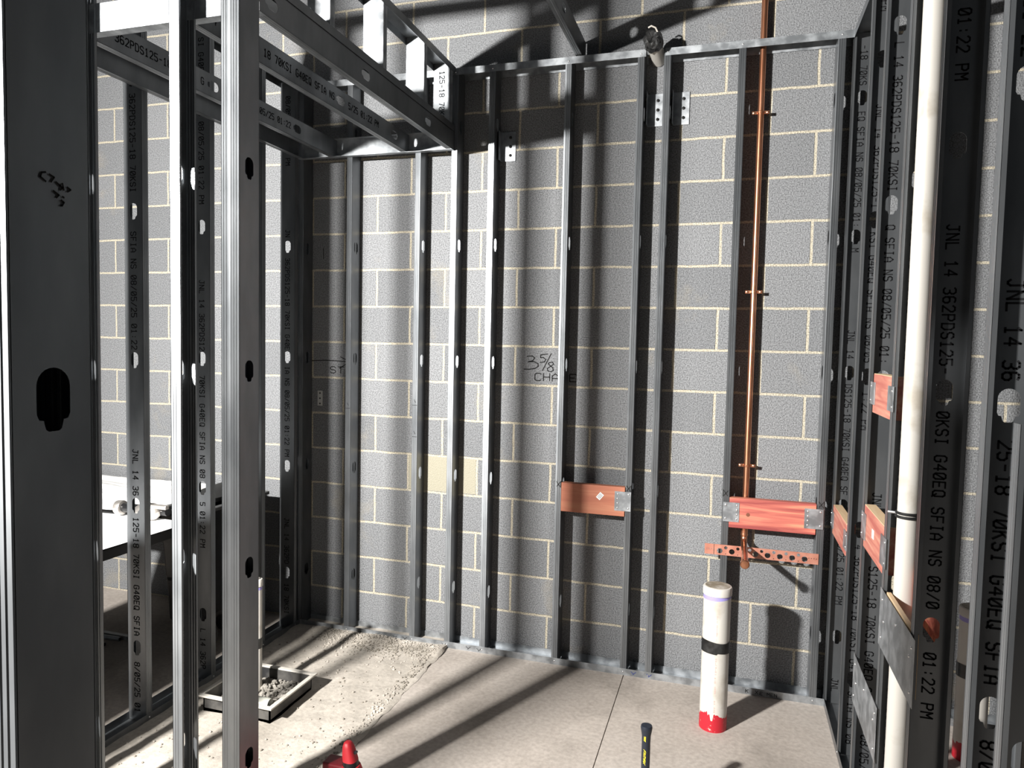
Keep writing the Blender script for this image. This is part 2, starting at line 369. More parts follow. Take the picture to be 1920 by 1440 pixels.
# slab: smooth part right of the cut edge, with a saw cut; dusty patch left of it
mb = MB()
mb.box(-.7915, 4, -7, 0, -.15, 0); mb.box(-1.735, -.7955, -7, 0, -.15, 0); mb.box(-.7955, -.7915, -7, 0, -.15, -.012)
struct(mb, 'floor', slab_m)
random.seed(3)
pm_ = MB(); NX, NY = 120, 130
x0p, x1p, y0p, y1p = -2.66, -1.735, -3.4, 0.0
def hgt(x, y):
    h = .006+.0025*math.sin(x*9+1)*math.sin(y*7)+.0015*math.sin(x*31+y*17)+.0015*math.sin(y*43-x*13)
    h += .022*math.exp(-((y+.16)/.07)**2)*(.6+.4*math.sin(x*14))*(1 if x > -2.5 else .5)
    return h*min(1, (x1p-x)/.012+.25)
idx = {}
for i in range(NX+1):
    for j in range(NY+1):
        x = x0p+(x1p-x0p)*i/NX; y = y0p+(y1p-y0p)*(j/NY)**.6 if False else y0p+(y1p-y0p)*j/NY
        xe = x+(.006*math.sin(y*23)+.004*math.sin(y*61) if i == NX else 0)
        idx[i,j] = len(pm_.v); pm_.v.append((min(xe, x1p+.004), y, max(hgt(x,y)+random.uniform(-.0006,.0006), .0005)))
for i in range(NX):
    for j in range(NY): pm_.f.append((idx[i,j], idx[i+1,j], idx[i+1,j+1], idx[i,j+1]))
struct(pm_, 'floor_patch', patch_m, smooth=True, fix=False)
struct(MB().box(-8, -1.735, -7, 0, -.15, 0), 'floor_left', slab_m)

# handwriting on the blocks
def writing(name, o, U, V, lines, w, mat, parent=None):
    mb = MB()
    for pl in lines: mb.stroke(o, U, V, pl, w)
    ob = mb.build(name, mat, fix=False)
    if parent: ob.parent = parent
    return ob
def word(txt, x, y, h, w, sp):
    out = []
    for i, ch in enumerate(txt):
        if ch == ' ': continue
        for pl in G[ch]: out.append([(x+i*sp+a*w/4, y+b_*h/6) for a, b_ in pl])
    return out
X_, Z_ = (1,0,0), (0,0,1)
three = [(-1.385,1.595),(-1.352,1.60),(-1.338,1.585),(-1.350,1.562),(-1.378,1.552),(-1.345,1.556),(-1.318,1.540),(-1.316,1.520),(-1.335,1.502),(-1.368,1.494),(-1.400,1.494)]
five = [(-1.262,1.618),(-1.302,1.610),(-1.304,1.590),(-1.285,1.588),(-1.272,1.575),(-1.280,1.556),(-1.305,1.550)]
slash = [(-1.240,1.622),(-1.290,1.488)]
eight = [(-1.252,1.550),(-1.232,1.556),(-1.226,1.540),(-1.240,1.524),(-1.262,1.505),(-1.258,1.485),(-1.240,1.480),(-1.226,1.492),(-1.230,1.512),(-1.248,1.530),(-1.256,1.542),(-1.252,1.550)]
chase = word('CHASE', -1.313, 1.451, .038, .033, .0465)
fit = lambda pl: [(x*.902-.109, (z-1.480)*.662+1.499) for x, z in pl]
ob = writing('marker_writing', (0,-.0012,0), X_, Z_, [fit(q) for q in (three, five, slash, eight)]+chase, .0048, marker, wall)
st = [[(-2.66,1.518),(-2.56,1.523),(-2.46,1.521),(-2.34,1.514)],[(-2.46,1.545),(-2.40,1.520),(-2.465,1.480)]]+word('ST', -2.525, 1.452, .036, .034, .050)
writing('marker_writing', (0,-.0012,0), X_, Z_, st, .0045, marker, wall)
writing('marker_writing', (0,-.0012,0), X_, Z_, [[(-2.575,2.16),(-2.573,2.10)]], .004, marker, wall)

# ------------------------------------------------------------------ back wall framing
FY = -.10
ybk = {  # Xr(web), label, text start
 'S0': (-2.641, 'dark grey metal stud in the far left corner of the block wall', None),
 'S1': (-2.337, 'grey metal stud left of the blurry shadow band, second stud from the left corner', None),
 'S2': (-1.933, 'bright-faced metal stud, leftmost of three standing close together under the overhead box', None),
 'S3': (-1.728, 'bright-faced metal stud directly below the right corner of the overhead box', None),
 'S4': (-1.527, 'bright-faced metal stud with a steel clip near its top, right of the overhead box', None),
 'S5': (-1.134, 'dark metal stud at the left end of the orange block with a white sticker', None),
 'S6': (-.781, 'metal stud at the right end of the orange block, left of the tape-capped pipe', None),
 'S7': (-.658, 'metal stud just right of the tape-capped pipe stub, standing close beside its neighbour', None),
 'S8': (-.321, 'metal stud immediately left of the tall copper pipe', None)}
for k, (xr, lab, stt) in ybk.items():
    top = 3.04
    stud(lab, xr, FY, (0,1,0), (-1,0,0), z1=top, screw_pts=[(xr-.016, FY-.001, .018), (xr-.016, FY-.001, 3.028)])
stud('ribbed metal stud at the right end of the knotted red block', .064, FY, (0,1,0), (1,0,0), screw_pts=[(.080, FY-.001, .018), (.080, FY-.001, 3.028)])
track('dusty metal floor track along the block wall under all its studs', (-2.655, FY-.001, .0), (0,1,0), (0,0,1), (1,0,0), 2.785, name='floor_track', leg=.034, web=.095)
track('bright metal top track over the block wall studs, left of the tape-capped pipe', (-2.655, FY-.001, 3.048), (0,1,0), (0,0,-1), (1,0,0), 2.655-.775, name='top_track', leg=.034, web=.095)
track('bright metal top track right of the tape-capped pipe, crossed by the copper pipe', (-.685, FY-.001, 3.044), (0,1,0), (0,0,-1), (1,0,0), .815, name='top_track', leg=.034, web=.095)
# pencil and marker ticks on the track and studs
def ticks(pts, mat=marker):
    mb = MB()
    for (x, z) in pts:
        mb.stroke((0,FY-.0032,0), X_, Z_, [(x-.012,z+.006),(x+.001,z-.005)], .002); mb.stroke((0,FY-.0032,0), X_, Z_, [(x+.012,z+.006),(x-.003,z-.008)], .002)
    return mb
fl_tr = [o for o in COL.objects if o.name.startswith('floor_track')][0]
adopt(fl_tr, ticks([(-2.05,.017),(-1.99,.018),(-1.76,.017),(-1.62,.018),(-1.56,.016)]).build('pencil_marks', marker, fix=False))
adopt(fl_tr, ticks([(-.745,.018),(-.668,.018)]).build('blue_marks', bluemk, fix=False))
mbk = MB()
for pl in word('K X', -.215, .009, .016, .012, .022)+word('E MEN', -.150, .008, .014, .011, .016): mbk.stroke((0,FY-.0032,0), X_, Z_, pl, .0022)
adopt(fl_tr, mbk.build('marker_writing', marker, fix=False))

# steel clips on the blocks beside the studs
def clip(x, zc, label, h=.155):
    t = thing('steel_clip', label, 'clip', (x, -.012, zc-h/2), 'steel clips anchoring studs to the block wall')
    m = MB(); m.box(x, x+.078, -.006, -.001, zc-h/2, zc+h/2); m.box(x, x+.0025, -.055, -.001, zc-h/2, zc+h/2)
    adopt(t, m.build('plate', galv_bright, bevel=.001))
    for dz in (-.045, 0, .045):
        mm = MB().lathe((x+.050, -.006, zc+dz), (0,-1,0), [(.008,0),(.008,.004),(.004,.006),(.001,.008)], n=6)
        adopt(t, mm.build('bolt', blackm))
clip(-.772, 2.79, 'small steel clip with three bolts beneath the tape-capped pipe')
clip(-.650, 2.79, 'small steel clip with three bolts between the tape-capped pipe and the copper pipe')
clip(-1.52, 2.66, 'small steel clip in the dark area right of the overhead box', .15)
t = thing('anchor_plate', 'tiny perforated plate fixed alone to the blocks in the left bay', 'plate', (-2.58, -.003, 1.31))
m = MB().box(-2.605, -2.573, -.005, -.0005, 1.262, 1.348); adopt(t, m.build('plate', new_mat('pale_zinc', (.5,.5,.48), .5, .3), bevel=.0008))
for dz in (.012, .042, .072):
    m = MB().lathe((-2.589, -.005, 1.262+dz), (0,-1,0), [(.005,0),(.005,.001)], n=12); adopt(t, m.build('hole', blackm))

# ------------------------------------------------------------------ left wall
LXI, LXO = -2.655, -2.747
for yw, lab, stt in [(-2.45, 'metal stud of the left wall out of view beside the camera', None), (-2.04, 'metal stud of the left wall out of view behind the large near stud', None), (-1.63, 'metal stud of the left wall farthest from the block wall', 1.2), (-1.225, 'dark metal stud with printing, in front of the paper-covered table', 1.165),
                     (-.83, 'dark metal stud of the left wall seen just right of the bright white-faced stud', 1.903), (-.45, 'metal stud of the left wall hidden behind the double door stud', 1.5),
                     (-.16, 'dark metal stud with printing beside the far left corner', 2.24)]:
    stud(lab, LXO, yw, (1,0,0), (0,1,0), start=stt, side=-1, right=1, screw_pts=[(LXI+.001, yw+.016, .018)], snrm=(1,0,0))
track('metal floor track running along the left wall toward the drain box', (LXO-.001, -3.4, 0), (1,0,0), (0,0,1), (0,1,0), 3.4, name='floor_track', leg=.034, web=.094, mat=galv)
track('metal top track running along the left wall', (LXO-.001, -3.4, 3.048), (1,0,0), (0,0,-1), (0,1,0), 3.4, name='top_track', leg=.034, web=.094, mat=galv)

# ------------------------------------------------------------------ framed box (soffit) overhead
ZB = 2.632; SFX = -1.745; YF = -1.70
def joist(label, x, y0, y1, name='ceiling_joist', start=None, A=(0,0,1), B=(-1,0,0), holes=(), lip=LIP, mat=None, z=ZB):
    t = thing(name, label, 'joist', (x, y0, z), 'framing of the overhead box')
    mb = MB(); channel(mb, (x, y0, z), A, B, (0,1,0), y1-y0, holes, lip=lip)
    adopt(t, mb.build('channel', mat or galv))
    if start is not None:
        tx = lettering((x,y1,z), A, B, (0,-1,0), y1-y0, start, -1, [y1-y0-h for h in holes])
        if tx: adopt(t, tx)
    return t
joist('metal ledger fixed along the left wall, leftmost member of the overhead box', LXI+.001, YF, FY-.034, B=(1,0,0), lip=0)
joist('dark printed joist between the left wall ledger and the middle of the overhead box', -2.43, YF+.005, FY-.004, start=1.62, holes=(.62,1.22))
joist('dark printed joist in the middle of the overhead box', -2.0, YF+.005, FY-.004, start=1.60, holes=(.30,.90,1.42))
joist('dark lower edge joist of the overhead box with two punched slots facing the room', SFX, YF+.005, FY-.004, holes=(.06,.66,1.26))
track('metal track on the back wall studs at the rear bottom of the overhead box', (LXI+.002, FY-.002, ZB-.001), (0,0,1), (0,-1,0), (1,0,0), .908, name='box_rear_track', leg=.034, web=.094, group='framing of the overhead box')
track('bright mottled metal track facing the camera at the front bottom of the overhead box', (LXI+.002, YF, ZB-.001), (0,0,1), (0,1,0), (1,0,0), .908, name='box_front_track', leg=.034, web=.094, mat=galv_bright, group='framing of the overhead box')
track('metal track lying on the lower edge joist under the short studs of the overhead box', (SFX+.001, YF, ZB+.095), (-1,0,0), (0,0,1), (0,1,0), 1.6, name='box_side_track', leg=.032, web=.094, mat=galv, group='framing of the overhead box')
track('metal track along the top of the short studs on the side of the overhead box', (SFX+.001, YF, 3.052), (-1,0,0), (0,0,-1), (0,1,0), 1.6, name='box_side_track', leg=.034, web=.094, mat=galv, group='framing of the overhead box')
cr = [(-.135, 'short printed metal stud, last one against the back wall in the overhead box side', 3.06), (-.49, 'short bright metal stud second from the back in the overhead box side', None),
      (-.895, 'short bright embossed metal stud in the middle of the overhead box side', None), (-1.30, 'short bright metal stud nearest the camera in the overhead box side', None)]
for yw, lab, stt in cr:
    t = stud(lab, SFX-WEB, yw-.032 if yw > -.2 else yw, (1,0,0), (0,1,0), z0=ZB+.096, z1=3.051, start=(3.30 if stt else None), side=-1, name='short_stud', group='short studs in the side of the overhead box', holes=(), mat=galv_bright)
# front wall studs
fw = -1.79
stud('brilliant white-lit metal stud in front of the overhead box', -1.997, fw, (-.1736,.9848,0), (.9848,.1736,0), start=.70, side=1, right=1, z1=3.04)
stud('metal corner stud of the front wall against the left wall, hidden behind another', -2.65, fw, (0,1,0), (1,0,0))
stud('second metal corner stud of the front wall, hidden behind the large left stud', -2.555, fw, (0,1,0), (-1,0,0))
stud('metal stud of the front wall hidden behind the large left stud', -2.403, fw, (0,1,0), (1,0,0), z1=3.04)
stud('grey ribbed left half of the double stud beside the doorway', -1.809, fw, (0,1,0), (1,0,0), z1=3.04, side=1, holes=())
stud('grey right half of the double stud, with dark slots in its side', -1.745, fw, (0,1,0), (-1,0,0), z1=3.04, holes=HOLEZ)
track('metal top track above the front wall studs', (LXI, fw-.001, 3.048), (0,1,0), (0,0,-1), (1,0,0), .95, name='top_track', leg=.034, web=.094, mat=galv)
track('metal floor track under the front wall studs', (LXI, fw-.001, 0), (0,1,0), (0,0,1), (1,0,0), .95, name='floor_track', leg=.034, web=.094, mat=galv)
# big near stud at the left edge of the picture
xb = -1.003
stud('very large near metal stud filling the left edge with handwriting on it', xb, -3.076, (0,1,0), (-1,0,0), holes=[h+.032 for h in HOLEZ])
t = stud('metal stud nested behind the very large near stud at the left edge', xb-.066, -3.076, (0,1,0), (1,0,0), holes=())
near = [o for o in COL.objects if o.get('label','').startswith('very large near')][0]
hw = [[(.030,1.845),(.024,1.842),(.022,1.832),(.030,1.824)],[(.036,1.842),(.043,1.838),(.038,1.826)],[(.046,1.828),(.052,1.822),(.056,1.818),(.052,1.812)],[(.056,1.828),(.058,1.814)],[(.064,1.822),(.069,1.818),(.064,1.812)],
      [(.042,1.806),(.050,1.799),(.046,1.792)],[(.056,1.797),(.058,1.796)],[(.054,1.788),(.058,1.784),(.055,1.776),(.052,1.775)]]
hw = [[(.034+(p-.022)*.72, 1.769+(q-1.775)*.43) for p, q in pl] for pl in hw]
adopt(near, writing('marker_writing', (xb+.0012, -3.076, 0), (0,1,0), Z_, hw, .0020, marker))
stud('metal stud of the near wall, well left of the picture', -2.345, -3.05, (0,1,0), (1,0,0))
stud('metal stud of the near wall, double stud left half, out of view', -1.60, -3.05, (0,1,0), (1,0,0))
stud('metal stud of the near wall, double stud right half, out of view', -1.50, -3.05, (0,1,0), (-1,0,0))
# strut overhead from the back wall toward the camera
joist('dark metal strut running overhead from the block wall top track toward the camera', -1.085, -1.9, FY+.09, name='overhead_strut', z=3.052, B=(-1,0,0), holes=(.3,.9,1.4))
# beam overhead that the strut runs to
track('overhead metal track carrying the near end of the strut above the doorway', (-1.745, -1.90, 3.052), (0,-1,0), (0,0,1), (1,0,0), 1.9, name='top_track', leg=.034, web=.094, mat=galv)

# ------------------------------------------------------------------ right wall
RX = .13
for yw, lab, stt in [(-.063, 'grey printed metal stud of the right wall nearest the block wall', 1.73), (-.506, 'grey printed metal stud of the right wall, second from the block wall', 2.587),
                     (-.805, 'grey printed metal stud at the far ends of two red blocks near the white pipe', 1.134+1.61), (-1.187, 'metal stud standing directly left of the tall white pipe', 2.3),
                     (-1.562, 'dark printed metal stud directly right of the tall white pipe', 1.955), (-1.997, 'very near metal stud with large dark printing and a bright left edge', 1.78)]:
    stud(lab, RX, yw, (1,0,0), (0,-1,0), start=stt, side=1, right=1, screw_pts=[(RX-.001, yw-.016, .018), (RX-.001, yw-.016, 3.028)], snrm=(-1,0,0))
stud('nearest metal stud at the right edge, showing its bright blue-grey face', RX, -2.166, (1,0,0), (0,-1,0), z1=1.52, start=None)
track('metal floor track running along the foot of the right wall', (RX-.001, -2.4, 0), (1,0,0), (0,0,1), (0,1,0), 2.4, name='floor_track', leg=.034, web=.094, mat=galv)
track('metal top track running along the head of the right wall', (RX-.001, -2.4, 3.046), (1,0,0), (0,0,-1), (0,1,0), 2.4, name='top_track', leg=.034, web=.094, mat=galv)

# wood blocking in the right wall (in plane X = RX)
def block_side(label, y0, y1, z0, z1, mat, x0=RX+.001, th=.036, tabs=True, sticker=None):
    t = thing('wood_block', label, 'wood block', (x0, y0, z0), 'red treated wood blocks fixed between studs')
    adopt(t, MB().box(x0, x0+th, y0, y1, z0, z1).build('board', mat, bevel=.002))
    adopt(t, MB().box(x0+.001, x0+th-.001, y0+.001, y1-.001, z1-.001, z1+.0015).build('bare_edge', wood_raw))
    if tabs:
        for ya, yb in ((y0-.035, y0+.04), (y1-.04, y1+.035)):
            adopt(t, MB().box(x0-.0035, x0-.0010, ya, yb, z0+.028, z1-.028).build('steel_tab', galv_bright))
            for zz in (z0+.042, z1-.042):
                yy = ya+.014 if ya < y0 else yb-.014
                if ya > y0+.05: yy = yb-.014
                m = MB().lathe((x0-.0032, yy, zz), (-1,0,0), [(.0045,0),(.004,.0015),(.0005,.003)], n=10); adopt(t, m.build('screw', screw_m, smooth=True))
    if sticker: adopt(t, MB().box(x0-.0012, x0-.0002, *sticker).build('sticker', stk))
    return t
block_side('pinkish wood block at eye height beside the white pipe, topmost of the blocks', -1.19, -.90, 1.43, 1.562, wood_pink)
block_side('narrow red wood block in the right wall nearest the block wall', -.475, -.10, .81, .94, wood_pink)
block_side('red wood block with a small printed sticker beside the white pipe', -1.19, -.85, .952, 1.10, wood_pink, sticker=(-1.03,-1.0,1.02,1.05))
block_side('red wood block at the back face of the right wall, glimpsed through a stud slot', -1.56, -1.20, .86, 1.0, wood_red, x0=RX+.080, th=.012, tabs=False)
def plate_side(label, y0, y1, z0, z1, backer=True):
    t = thing('steel_plate', label, 'plate', (RX-.003, y0, z0), 'steel backing plates screwed across studs')
    adopt(t, MB().box(RX-.0045, RX-.003, y0, y1, z0, z1).build('plate', galv_bright, bevel=.0006))
    for (yy, zz) in ((y0+.03,z0+.03),(y0+.03,z1-.03),(y1-.03,z0+.03),(y1-.03,z1-.03),(y0+.05,z1-.06),(y1-.06,(z0+z1)/2),((y0+y1)/2,z1-.04)):
        m = MB().lathe((RX-.0045, yy, zz), (-1,0,0), [(.0045,0),(.004,.0015),(.0005,.003)], n=10); adopt(t, m.build('screw', screw_m, smooth=True))
    if backer:
        adopt(t, MB().box(RX+.001, RX+.013, y0+.035, y1-.06, z0+.01, z1+.004).build('wood_backer', wood_raw, bevel=.001))
plate_side('dented steel plate over a wood backer crossing in front of the white pipe', -1.625, -1.20, .742, .918)
plate_side('lower steel plate across the right wall studs near the floor', -1.228, -.81, .375, .548, backer=False)

# white vent pipe inside the right wall
t = thing('vent_pipe', 'tall white plastic pipe rising through the right wall', 'pipe', (.176, -1.262, 0))
adopt(t, MB().lathe((.176,-1.262,.0), (0,0,1), [(.0285,0),(.0285,3.4)], n=40).build('pipe', pvc, smooth=True))
hz = 1.16
m = MB()
for dz in (-.0055, .0055):
    m.tube([(.176+.0305*math.cos(a), -1.262+.0305*math.sin(a), hz+dz) for a in [2*math.pi*i/32 for i in range(33)]], (.0042), 8)
h = m.build('pipe_hanger', blackm, smooth=True); tag(h, 'black wire hanger ring clamped around the tall white pipe', 'hanger')
h2 = MB().tube([(.150,-1.245,hz),(.128,-1.236,hz)], .004, 8).build('bolt', screw_m, smooth=True); h2.parent = h

# ------------------------------------------------------------------ blocks in the back wall
def block_back(label, x0, x1, z0, z1, mat, tabs, sticker=None, knots=()):
    t = thing('wood_block', label, 'wood block', (x0, FY, z0), 'red treated wood blocks fixed between studs')
    adopt(t, MB().box(x0, x1, FY-.008, FY+.030, z0, z1).build('board', mat, bevel=.002))
    for s_ in tabs:
        xa, xb2 = (x0-.028, x0+.045) if s_ < 0 else (x1-.05, x1+.030)
        adopt(t, MB().box(xa, xb2, FY-.0105, FY-.0085, z0+.028, z1-.022).build('steel_tab', galv_bright))
        for zz in (z0+.043, z1-.035):
            xx = x0-.016 if s_ < 0 else x1+.018
            m = MB().lathe((xx, FY-.0105, zz), (0,-1,0), [(.0045,0),(.004,.0015),(.0005,.003)], n=10); adopt(t, m.build('screw', screw_m, smooth=True))
        for i in range(4):
            xx = x0+.034 if s_ < 0 else x1-.036
            zz = z0+.042+i*(z1-z0-.078)/3
            m = MB().lathe((xx, FY-.0108, zz), (0,-1,0), [(.0060,0),(.0045,.001),(.001,.0016)], n=10, sy=.6); adopt(t, m.build('dimple', screw_m, smooth=True))
    for kx, kz, kr in knots:
        m = MB().lathe((kx, FY-.0082, kz), (0,-1,0), [(kr,0),(kr*.5,.0003)], n=18); adopt(t, m.build('knot', new_mat('wood_knot', (.16,.05,.025), .7)))
    if sticker:
        cx, cz, w_, h_, a = sticker
        ca, sa = math.cos(a), math.sin(a)
        m = MB(); U = Vector((ca,0,sa)); V = Vector((-sa,0,ca)); m.frame_box((cx,FY-.0096,cz), U, V, (0,1,0), (-w_,w_), (-h_,h_), (0,.0012))
        sk = m.build('sticker', stk); adopt(t, sk)
        m = MB()
        for k in range(3): m.stroke((cx,FY-.0100,cz), U, V, [(-w_*.7,-h_*.5+k*h_*.5),(w_*.7,-h_*.5+k*h_*.5)], .0016)
        q = m.build('sticker_print', marker, fix=False); adopt(t, q)
    return t
block_back('plain orange wood block with a tilted white sticker', -1.133, -.812, .800, .946, wood_org, (1,), sticker=(-.935,.893,.017,.012,.9))
block_back('red and orange streaked wood block with a dark knot, crossing the copper pipe', -.320, .060, .795, .937, wood_red, (-1,1), knots=((-.235,.862,.009),(.012,.905,.005)))

# ------------------------------------------------------------------ copper line
t = thing('copper_pipe', 'tall vertical copper water pipe bending out below the knotted red block', 'pipe', (-.247,-.045,.70))
pts = [(-.247,-.045,3.9),(-.247,-.045,.745)]
for i in range(1,7):
    a = math.pi/2*i/6; pts.append((-.247, -.045-.028*(1-math.cos(a)), .745-.030*math.sin(a)))
pts += [(-.249,-.40,.712)]
adopt(t, MB().tube(pts, .0143, 24).build('pipe', copper, smooth=True))
adopt(t, MB().lathe((-.247,-.045,.748), (0,0,1), [(.0165,0),(.0178,.004),(.0165,.008),(.0165,.03),(.0178,.034),(.0178,.038),(.0145,.042)], n=24).build('coupling', copper, smooth=True))
adopt(t, MB().lathe((-.249,-.375,.712), (0,-1,0), [(.0155,0),(.0172,.004),(.0172,.022),(.0196,.026),(.0196,.034),(.016,.038),(.002,.039)], n=24).build('end_cap', copper, smooth=True))
for zc, lab in ((2.73, 'copper strap on the copper pipe, highest of the three'), (1.905, 'copper strap on the copper pipe, middle of the three'), (1.085, 'copper strap on the copper pipe, lowest of the three')):
    s_ = thing('pipe_strap', lab, 'strap', (-.247,-.045,zc), 'copper straps on the copper pipe')
    m = MB(); m.lathe((-.247,-.045,zc-.006), (0,0,1), [(.0165,0),(.0175,.002),(.0175,.010),(.0165,.012)], n=24)
    m.box(-.285,-.262,-.050,-.046,zc-.007,zc+.007); m.box(-.232,-.209,-.050,-.046,zc-.007,zc+.007)
    adopt(s_, m.build('band', copper, smooth=False))
    for xx in (-.277,-.217):
        adopt(s_, MB().lathe((xx,-.050,zc), (0,-1,0), [(.0062,0),(.0055,.003),(.001,.005)], n=12).build('screw', copper, smooth=True))
    adopt(s_, MB().lathe((-.217,-.046,zc), (0,1,0), [(.004,0),(.004,.044)], n=10).build('standoff', copper, smooth=True))
# perforated copper-coloured bracket
t = thing('pipe_bracket', 'flat perforated copper-coloured bracket screwed across two studs behind the pipe stub', 'bracket', (-.25,-.105,.69))
xa, xb3, za, zb = -.425, .078, .658, .708
loops = [[Vector((xa,za,0)),Vector((xb3,za,0)),Vector((xb3,zb,0)),Vector((xa,zb,0))]]
def circ(cx, cz, r, n_=18): return [Vector((cx+r*math.cos(2*math.pi*i/n_), cz+r*math.sin(2*math.pi*i/n_), 0)) for i in range(n_)]
for cx in (-.356,-.301,-.195,-.1415,-.088,-.0345,.019): loops.append(circ(cx, .678, .0128))
for cx in (-.3285,-.274,-.2215,-.168,-.1145,-.061,-.0075): loops.append(circ(cx, .6945, .0074))
for cx in (-.415,-.404,-.393,-.382,.037,.048,.059,.070): loops.append(circ(cx, .684, .002, 8))
for cx in (-.3285,-.274,-.168,-.1145,-.061,-.0075): loops.append(circ(cx, .6655, .0022, 8))
flat = [q for lp in loops for q in lp]; tris = tessellate_polygon(loops)
m = MB()
for yy in (FY-.0052, FY-.0040):
    k = len(m.v); m.v += [(q.x, yy, q.y+(-.0)) for q in flat]; m.f += [tuple(k+i for i in tr) for tr in tris]
for lp in loops:
    for i in range(len(lp)):
        a, c = lp[i], lp[(i+1)%len(lp)]
        m.quad((a.x,FY-.0052,a.y),(c.x,FY-.0052,c.y),(c.x,FY-.0040,c.y),(a.x,FY-.0040,a.y))
adopt(t, m.build('plate', copper_flat))
adopt(t, MB().box(-.3835,-.3815,FY-.0058,FY-.0050,za,zb).build('crease', marker))

# ------------------------------------------------------------------ floor pipe, 4 inch
def drain_riser(x, y, label, z1=.622, group=None):
    t = thing('drain_riser', label, 'pipe', (x,y,0), 'capped white drain pipes with red bases')
    adopt(t, MB().lathe((x,y,0), (0,0,1), [(.0572,0),(.0572,z1-.03)], n=56).build('pipe', pvc, smooth=True))
    adopt(t, MB().lathe((x,y,z1-.036), (0,0,1), [(.0576,0),(.0606,.002),(.0606,.030),(.058,.035),(.053,.0365)], n=56).build('cap_rim', pvc, smooth=True))
    adopt(t, MB().lathe((x,y,z1-.001), (0,0,1), [(.052,0),(.051,.0024),(.002,.0030)], n=40).build('cap_top', capm, smooth=True))
    m = MB(); n_ = 56
    for i in range(n_):
        a0, a1 = 2*math.pi*i/n_, 2*math.pi*(i+1)/n_; r = .0575
        zt = z1-.038; d0 = .010+.006*math.sin(a0-2.2); d1 = .010+.006*math.sin(a1-2.2)
        m.quad((x+r*math.cos(a0),y+r*math.sin(a0),zt-d0),(x+r*math.cos(a1),y+r*math.sin(a1),zt-d1),(x+r*math.cos(a1),y+r*math.sin(a1),zt+.002),(x+r*math.cos(a0),y+r*math.sin(a0),zt+.002))
    adopt(t, m.build('primer_ring', primer, smooth=True, fix=False))
    m = MB(); r = .0590; n_ = 72; random.seed(5)
    for i in range(n_):
        a0, a1 = 2*math.pi*i/n_, 2*math.pi*(i+1)/n_
        lo = lambda a: .335-.006*math.sin(a+.5)+(.006 if -1.45 < ((a+math.pi)%(2*math.pi)-math.pi) < .2 else 0); hi = lambda a: .392+.004*math.sin(2*a)
        m.quad((x+r*math.cos(a0),y+r*math.sin(a0),lo(a0)),(x+r*math.cos(a1),y+r*math.sin(a1),lo(a1)),(x+r*math.cos(a1),y+r*math.sin(a1),hi(a1)),(x+r*math.cos(a0),y+r*math.sin(a0),hi(a0)))
    adopt(t, m.build('tape_band', tape, smooth=True, fix=False))
    m = MB(); r = .0577; n_ = 90
    hh = [ .070+.010*math.sin(i*.21)+random.uniform(-.003,.003)+(.014 if 50 < i < 62 else 0)-(.026 if 64 < i < 68 else 0) for i in range(n_)]
    for i in range(n_):
        a0, a1 = 2*math.pi*i/n_, 2*math.pi*(i+1)/n_
        m.quad((x+r*math.cos(a0),y+r*math.sin(a0),0),(x+r*math.cos(a1),y+r*math.sin(a1),0),(x+r*math.cos(a1),y+r*math.sin(a1),hh[(i+1)%n_]),(x+r*math.cos(a0),y+r*math.sin(a0),hh[i]))
    adopt(t, m.build('red_base', redp, smooth=True, fix=False))
    # faint red printed line of characters running up the front, and grime
    m = MB(); ang = -1.50
    def onp(a, z): return (x+.0578*math.cos(a), y+.0578*math.sin(a), z)
    rnd = random.Random(11)
    for i in range(46):
        z = .09+i*.0092
        if .325 < z < .40 or rnd.random() < .16: continue
        a = ang+.012*math.sin(i*.7)
        for da, dz, wa, wz in ((0,0,.05,.0016),(0,.0035,.05,.0014),(-.02,.0015,.012,.004)):
            if rnd.random() < .3: continue
            m.quad(onp(a+da-wa,z+dz-wz),onp(a+da+wa,z+dz-wz),onp(a+da+wa,z+dz+wz),onp(a+da-wa,z+dz+wz))
    adopt(t, m.build('faded_print', new_mat('faded_red_print', (.62,.40,.36), .6), fix=False))
    return t
drain_riser(-.357, -.452, 'thick white capped pipe standing on the bare slab, black tape round its middle')
drain_riser(.640, -.36, 'thick white capped pipe in the next room, glimpsed between the near right studs')

# ------------------------------------------------------------------ pipe stub through the top of the wall
t = thing('pipe_stub', 'white pipe end wrapped in black plastic poking out between top tracks', 'pipe', (-.725,-.02,3.0))
p0 = Vector((-.724,0,3.030)); p1 = Vector((-.738,-.185,3.062)); d = (p1-p0)
adopt(t, MB().lathe(p0, d, [(.034,0),(.034,d.length*.92)], n=30).build('pipe', pvc, smooth=True))
random.seed(9); m = MB()
prof = [(.033,.125),(.039,.13),(.043,.142),(.039,.158),(.044,.175),(.041,.19),(.026,.197),(.002,.192)]
m.lathe(p0, d, prof, n=22)
m.v = [tuple(Vector(v)+Vector((random.uniform(-.005,.005),random.uniform(-.004,.004),random.uniform(-.005,.005)))) for v in m.v]
adopt(t, m.build('plastic_wrap', tape))
adopt(t, MB().tube([p1+Vector((.024,0,.022)), p1+Vector((.014,-.012,.040)), p1+Vector((-.004,-.02,.046)), p1+Vector((-.018,-.018,.040))], .004, 8).build('pipe_edge', pvc, smooth=True))

